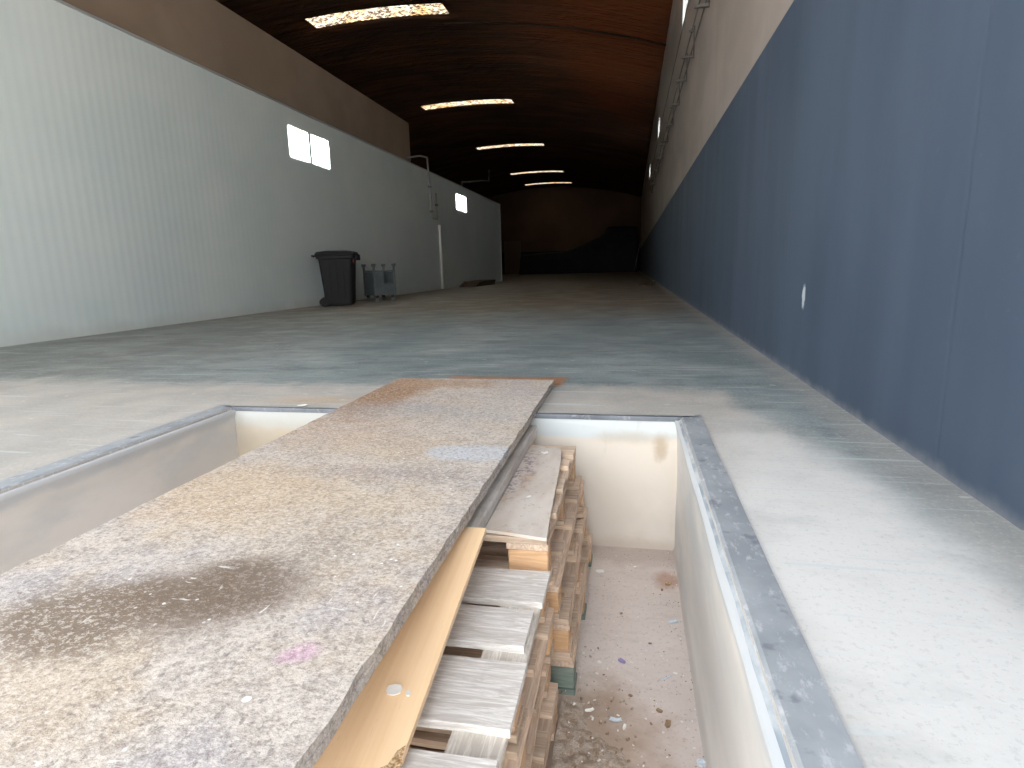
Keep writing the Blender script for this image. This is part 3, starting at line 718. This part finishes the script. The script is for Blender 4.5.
o = bm_obj('chipboard_sheet', bm, M['chip_edge'], loc=(0, 0, .0015)); o.rotation_euler.z = .0; tag(o, 'lower of the two chipboard sheets bridging the pit, only its edge showing', 'board', 'chipboard sheets over the pit')
bm = sheet('s', -1.622, -.504, .40, 3.93, .019, M['chip'], .009, 11)
o = bm_obj('chipboard_sheet', bm, M['chip'], loc=(0, 0, .0207)); tag(o, 'large mud-stained chipboard sheet on top, laid over the pit and the pallets', 'board', 'chipboard sheets over the pit')

# ------------------------------------------------------------------ beech laminate board lying on the near stack
bm = bmesh.new()
Lb, Wb, tb = .90, .36, .017
out = [(-Wb, 0)]
corner = [(0 - .115, 0), (-.10, .018), (-.082, .012), (-.066, .035), (-.05, .042), (-.034, .07), (-.02, .078), (-.012, .105), (0, .115)]
out = [(-Wb, 0)] + corner + [(0, Lb), (-Wb, Lb)]
prism(bm, out, 0, tb)
for f in bm.faces:
    if abs(f.normal.z) < .5 or True:
        c_ = f.calc_center_median()
        if tb * .2 < c_.z < tb * .8 and c_.y < .13 and c_.x > -.12: f.material_index = 1
es = [e for e in bm.edges if e.calc_face_angle(0) > 1.2 and abs(e.verts[0].co.z - e.verts[1].co.z) < 1e-5]
bmesh.ops.bevel(bm, geom=es, offset=.001, segments=1, affect='EDGES')
# crumbled core showing on the torn corner
o = bm_obj('laminate_board', bm, [M['beech'], M['core']], loc=(-.436, .835, -.199))
o.rotation_euler = (math.atan2(.152, .84), 0, .012)
tag(o, 'orange beech laminate board sloping down onto the bleached pallet, one corner torn', 'board')
beech = o
bm = bmesh.new()
prev = None
pts = [(-.135, -.004), (-.118, .022), (-.10, .034), (-.08, .032), (-.068, .055), (-.05, .064), (-.036, .092), (-.024, .10), (-.016, .13), (-.002, .145)]
A = [bm.verts.new((x, y, tb + .0006)) for x, y in pts]; B = [bm.verts.new((x, y, tb + .0006)) for x, y in [corner[0]] + corner[:]]
for i in range(len(pts) - 1): bm.faces.new((A[i], A[i + 1], B[i + 1], B[i])) if B[i] is not B[i + 1] else None
bmesh.ops.recalc_face_normals(bm, faces=bm.faces)
for f in bm.faces:
    if f.normal.z < 0: f.normal_flip()
ext = bmesh.ops.extrude_face_region(bm, geom=list(bm.faces))
for v in [g for g in ext['geom'] if isinstance(g, bmesh.types.BMVert)]: v.co.z -= .004
bm_obj('torn_edge', bm, M['core'], beech)

# ------------------------------------------------------------------ litter
def scrap(name, x, y, z, s, mat, label, cat, rz=0, asp=.6, th=.002, curl=.15, group=None, tilt=(0, 0)):
    bm = bmesh.new(); n = 5
    sd = rnd(0, 50); V = []
    for layer in (0, 1):
        g = []
        for i in range(n):
            row = []
            for j in range(n):
                u, v = i / (n - 1) * 2 - 1, j / (n - 1) * 2 - 1
                k = 1 - .22 * (abs(u) * abs(v)) + .18 * mnoise.noise((u * 2 + sd, v * 2, 0))
                row.append(bm.verts.new((u * s * k, v * s * asp * k, s * curl * (1 + mnoise.noise((u * 1.4 + sd, v * 1.4, 4))) * (u * u + v * v) * .5 + (th if layer else 0))))
            g.append(row)
        V.append(g)
    for i in range(n - 1):
        for j in range(n - 1):
            for g in V: bm.faces.new((g[i][j], g[i + 1][j], g[i + 1][j + 1], g[i][j + 1]))
    b = [(i, 0) for i in range(n)] + [(n - 1, j) for j in range(1, n)] + [(i, n - 1) for i in range(n - 2, -1, -1)] + [(0, j) for j in range(n - 2, 0, -1)]
    for (a, c), (d, e_) in zip(b, b[1:] + b[:1]): bm.faces.new((V[0][a][c], V[0][d][e_], V[1][d][e_], V[1][a][c]))
    o = bm_obj(name, bm, mat, loc=(x, y, z + .0008)); o.rotation_euler = (tilt[0], tilt[1], rz)
    return tag(o, label, cat, group)
pz = PITZ
bt = (math.atan2(.152, .84), 0)
bz = lambda y: -.199 + (y - .835) * .181 + tb
scrap('paper_scrap', -.513, 1.095, bz(1.095) + .001, .018, M['paper'], 'larger white paper scrap on the orange beech board', 'paper', .3, .8, tilt=bt, curl=.04)
scrap('paper_scrap', -.478, 1.09, bz(1.09) + .001, .009, M['paper'], 'smaller curled paper scrap beside the larger one on the beech board', 'paper', 1.9, .6, tilt=bt, curl=.04)
scrap('paper_scrap', -.395, 2.70, ZF + .014, .018, M['paper'], 'folded white paper scrap near the far end of the grey offcut', 'paper', .2, .9, curl=.4)
scrap('paper_scrap', -.38, 2.15, ZF + .014, .012, M['paper'], 'white paper fleck halfway along the grey offcut', 'paper', .9, .5)
scrap('paper_scrap', -1.949, 3.17, .008, .03, M['paper'], 'white paper scrap on the pit edge left of the chipboard', 'paper', .6, .6)
lab_pit = [
 ('paper_scrap', -.134, 2.812, .022, 'paper', 'white crumpled paper on the pit floor close to the back wall', 'paper', .7),
 ('plastic_scrap', -.013, 2.118, .018, 'purple', 'violet plastic scrap in the middle of the pit floor', 'plastic', .6),
 ('dry_leaf', .146, 1.812, .02, 'leaf', 'brown dry leaf lying on the pit floor near the right pit wall', 'leaf', .5),
 ('paper_scrap', .043, 2.89, .009, 'paper', 'tiny white fleck by the foot of the pit back wall', 'paper', .7),
 ('plastic_scrap', .155, 2.05, .03, 'plastic', 'pale plastic strip lying in the pit beside the right wall', 'plastic', .12),
 ('plastic_scrap', .205, 2.42, .026, 'plastic', 'clear plastic wisp against the foot of the right pit wall', 'plastic', .45),
 ('paper_scrap', .19, 2.08, .008, 'paper', 'small white fleck beyond the pale plastic strip in the pit', 'paper', .8),
 ('paper_scrap', -.10, 2.10, .009, 'paper', 'small white fleck left of the violet scrap on the pit floor', 'paper', .8),
 ('dry_leaf', .12, 1.87, .012, 'leaf', 'small brown crumb left of the dry leaf on the pit floor', 'leaf', .8),
 ('wood_chip', .20, 2.74, .016, 'core', 'tan wood chip in the far right corner of the pit', 'chip', .7),
 ('wood_chip', .17, 2.68, .009, 'leaf', 'dark wood chip in front of the tan one in the pit corner', 'chip', .6),
 ('bottle_cap', .259, 1.665, .012, 'plastic', 'pale ring at the bottom right corner of the pit', 'cap', 1.),
 ('plastic_scrap', -.03, 1.80, .022, 'plastic', 'shiny plastic scrap at the edge of the sawdust heap', 'plastic', .5),
 ('plastic_scrap', .0, 1.775, .014, 'paper', 'white bent plastic scrap at the right tip of the sawdust heap', 'plastic', .4),
 ('plastic_scrap', -.12, 1.80, .018, 'paper', 'curled white film on top of the sawdust heap', 'plastic', .4),
 ('wood_chip', -.02, 2.45, .008, 'leaf', 'brown chip far from the walls in the upper half of the pit floor', 'chip', .6),
 ('wood_chip', .1, 2.25, .007, 'leaf', 'tiny dark chip right of the violet scrap on the pit floor', 'chip', .6),
 ('wood_chip', .02, 1.93, .008, 'leaf', 'small dark chip between the violet scrap and the sawdust', 'chip', .8),
]
for k, (nm, x, y, s, mk, lab, cat, asp) in enumerate(lab_pit):
    if nm == 'bottle_cap':
        bm = bmesh.new(); ra = [ring(bm, .013, .013, 0, r=.0129), ring(bm, .014, .014, .008, r=.0139), ring(bm, .010, .010, .008, r=.0099), ring(bm, .009, .009, .002, r=.0089)]
        loft(bm, ra); o = bm_obj(nm, bm, M['plastic'], loc=(x - .02, y, pz + .001)); tag(o, lab, cat)
    else:
        dz = .03 if 'on top of' in lab else .002
        scrap(nm, x, y, pz + dz, s, M[mk], lab, cat, rnd(0, 3), asp, th=.003 if nm == 'wood_chip' else .0015, curl=.05 if asp < .2 else .25)
# sawdust and crumbs nobody could count
bm = bmesh.new()
n = 34; G_ = []
for i in range(n + 1):
    row = []
    for j in range(n + 1):
        x = -.225 + .37 * i / n; y = 1.15 + .72 * j / n
        tip = .2 * mnoise.noise((x * 6, y * 6, 2)) + .05 * mnoise.noise((x * 25, y * 25, 2))
        edge = -.08 - (y - 1.75) * .55 if y > 1.5 else .10
        d = (edge - x + tip) / .16
        h = .014 * min(1, max(-.4, d)) + .010 * mnoise.noise((x * 30, y * 30, 0)) * min(1, max(0, d * 2))
        row.append(bm.verts.new((x, y, max(-.012, h))))
    G_.append(row)
for i in range(n):
    for j in range(n): bm.faces.new((G_[i][j], G_[i + 1][j], G_[i + 1][j + 1], G_[i][j + 1]))
bmesh.ops.solidify(bm, geom=list(bm.faces), thickness=-.0)if False else None
rr = random.Random(5)
for k in range(420):                                 # crumbs in and around the heap
    u = rr.random(); x = -.24 + .5 * rr.random(); y = 1.2 + 1.0 * rr.random() ** 1.2
    lim = .03 - (y - 1.75) * .45
    if x > lim + .1 * rr.random(): continue
    s = rr.uniform(.002, .006); zz = .02 if x < lim - .1 else .002
    mi = 1 if rr.random() < .25 else (2 if rr.random() < .25 else 0)
    v, f = box(bm, -s, s, -s * .6, s * .6, 0, s * .7, mi)
    Rm = Matrix.Translation((x, y, zz)) @ Matrix.Rotation(rr.uniform(0, 6), 4, 'Z') @ Matrix.Rotation(rr.uniform(-.6, .6), 4, 'X')
    for q in v: q.co = Rm @ q.co
o = bm_obj('sawdust_heap', bm, [M['sawdust'], M['paper'], M['leaf']], loc=(0, 0, pz + .001))
tag(o, 'brown sawdust and wood crumbs heaped on the pit floor beside the near pallet stack', 'sawdust', kind='stuff')
bm = bmesh.new()
for k in range(260):                                 # grit strewn over the pit floor
    x = rr.uniform(-.16, .255); y = rr.uniform(1.2, 3.08); s = rr.uniform(.001, .003)
    if rr.random() < .35: x = .255 - abs(rr.gauss(0, .04))
    v, f = box(bm, -s, s, -s * .6, s * .6, 0, s * .6, rr.choice((0, 0, 1, 2)))
    Rm = Matrix.Translation((min(x, .25), y, 0)) @ Matrix.Rotation(rr.uniform(0, 6), 4, 'Z')
    for q in v: q.co = Rm @ q.co
o = bm_obj('pit_grit', bm, [M['leaf'], M['paper'], M['sawdust']], loc=(0, 0, pz + .0005)); tag(o, 'fine grit and paint flakes strewn over the pit floor', 'grit', kind='stuff')

# ------------------------------------------------------------------ light
W = bpy.data.worlds.new('sky'); S.world = W; W.use_nodes = True
nt = W.node_tree; bg = nt.nodes['Background']
tc = nt.nodes.new('ShaderNodeTexCoord'); sp = nt.nodes.new('ShaderNodeSeparateXYZ'); nt.links.new(tc.outputs['Generated'], sp.inputs[0])
rp = nt.nodes.new('ShaderNodeValToRGB'); nt.links.new(sp.outputs['Z'], rp.inputs[0])
rp.color_ramp.elements[0].color = (1, .985, .955, 1); rp.color_ramp.elements[1].color = (.78, .88, 1, 1)
nt.links.new(rp.outputs[0], bg.inputs['Color'])
bg.inputs['Strength'].default_value = 6.8
sun = bpy.data.lights.new('sun', 'SUN'); sun.energy = 120; sun.angle = math.radians(.5); sun.color = (1, .93, .84)
so = bpy.data.objects.new('sun', sun); C.objects.link(so)
d = Vector((-math.cos(math.radians(18.4)), -.145, -math.sin(math.radians(18.4))))
so.rotation_euler = d.to_track_quat('-Z', 'Y').to_euler()

# ------------------------------------------------------------------ camera
f_, cx_, cy_, vp, r_ = 588., 512., 384., (630.5, 264.5), math.radians(1.5)
Yv = Vector((vp[0] - cx_, vp[1] - cy_, f_)).normalized()
s_ = -f_ * f_ / ((vp[0] - cx_) * math.sin(r_) + (vp[1] - cy_) * math.cos(r_))
Zv = -Vector((s_ * math.sin(r_), s_ * math.cos(r_), f_)).normalized()
Xv = Yv.cross(Zv)                                    # world axes written in image axes (right, down, forward)
right = Vector((Xv.x, Yv.x, Zv.x)); down = Vector((Xv.y, Yv.y, Zv.y)); fwd = Vector((Xv.z, Yv.z, Zv.z))
cd = bpy.data.cameras.new('camera'); cam = bpy.data.objects.new('camera', cd); C.objects.link(cam)
mw = Matrix((( right.x, -down.x, -fwd.x, 0), (right.y, -down.y, -fwd.y, 0), (right.z, -down.z, -fwd.z, .8), (0, 0, 0, 1)))
cam.matrix_world = mw
cd.sensor_fit = 'HORIZONTAL'; cd.sensor_width = 36; cd.lens = f_ / 1024 * 36; cd.clip_start = .02; cd.clip_end = 300
S.camera = cam

vs = S.view_settings
S.display_settings.display_device = 'sRGB'
vs.view_transform = 'Standard'; vs.look = 'None'; vs.gamma = 1; vs.exposure = 0; vs.use_curve_mapping = False
cy = S.cycles
cy.use_denoising = True; cy.max_bounces = 10; cy.diffuse_bounces = 7; cy.glossy_bounces = 3; cy.transparent_max_bounces = 8
cy.sample_clamp_indirect = 8; cy.caustics_reflective = False; cy.caustics_refractive = False
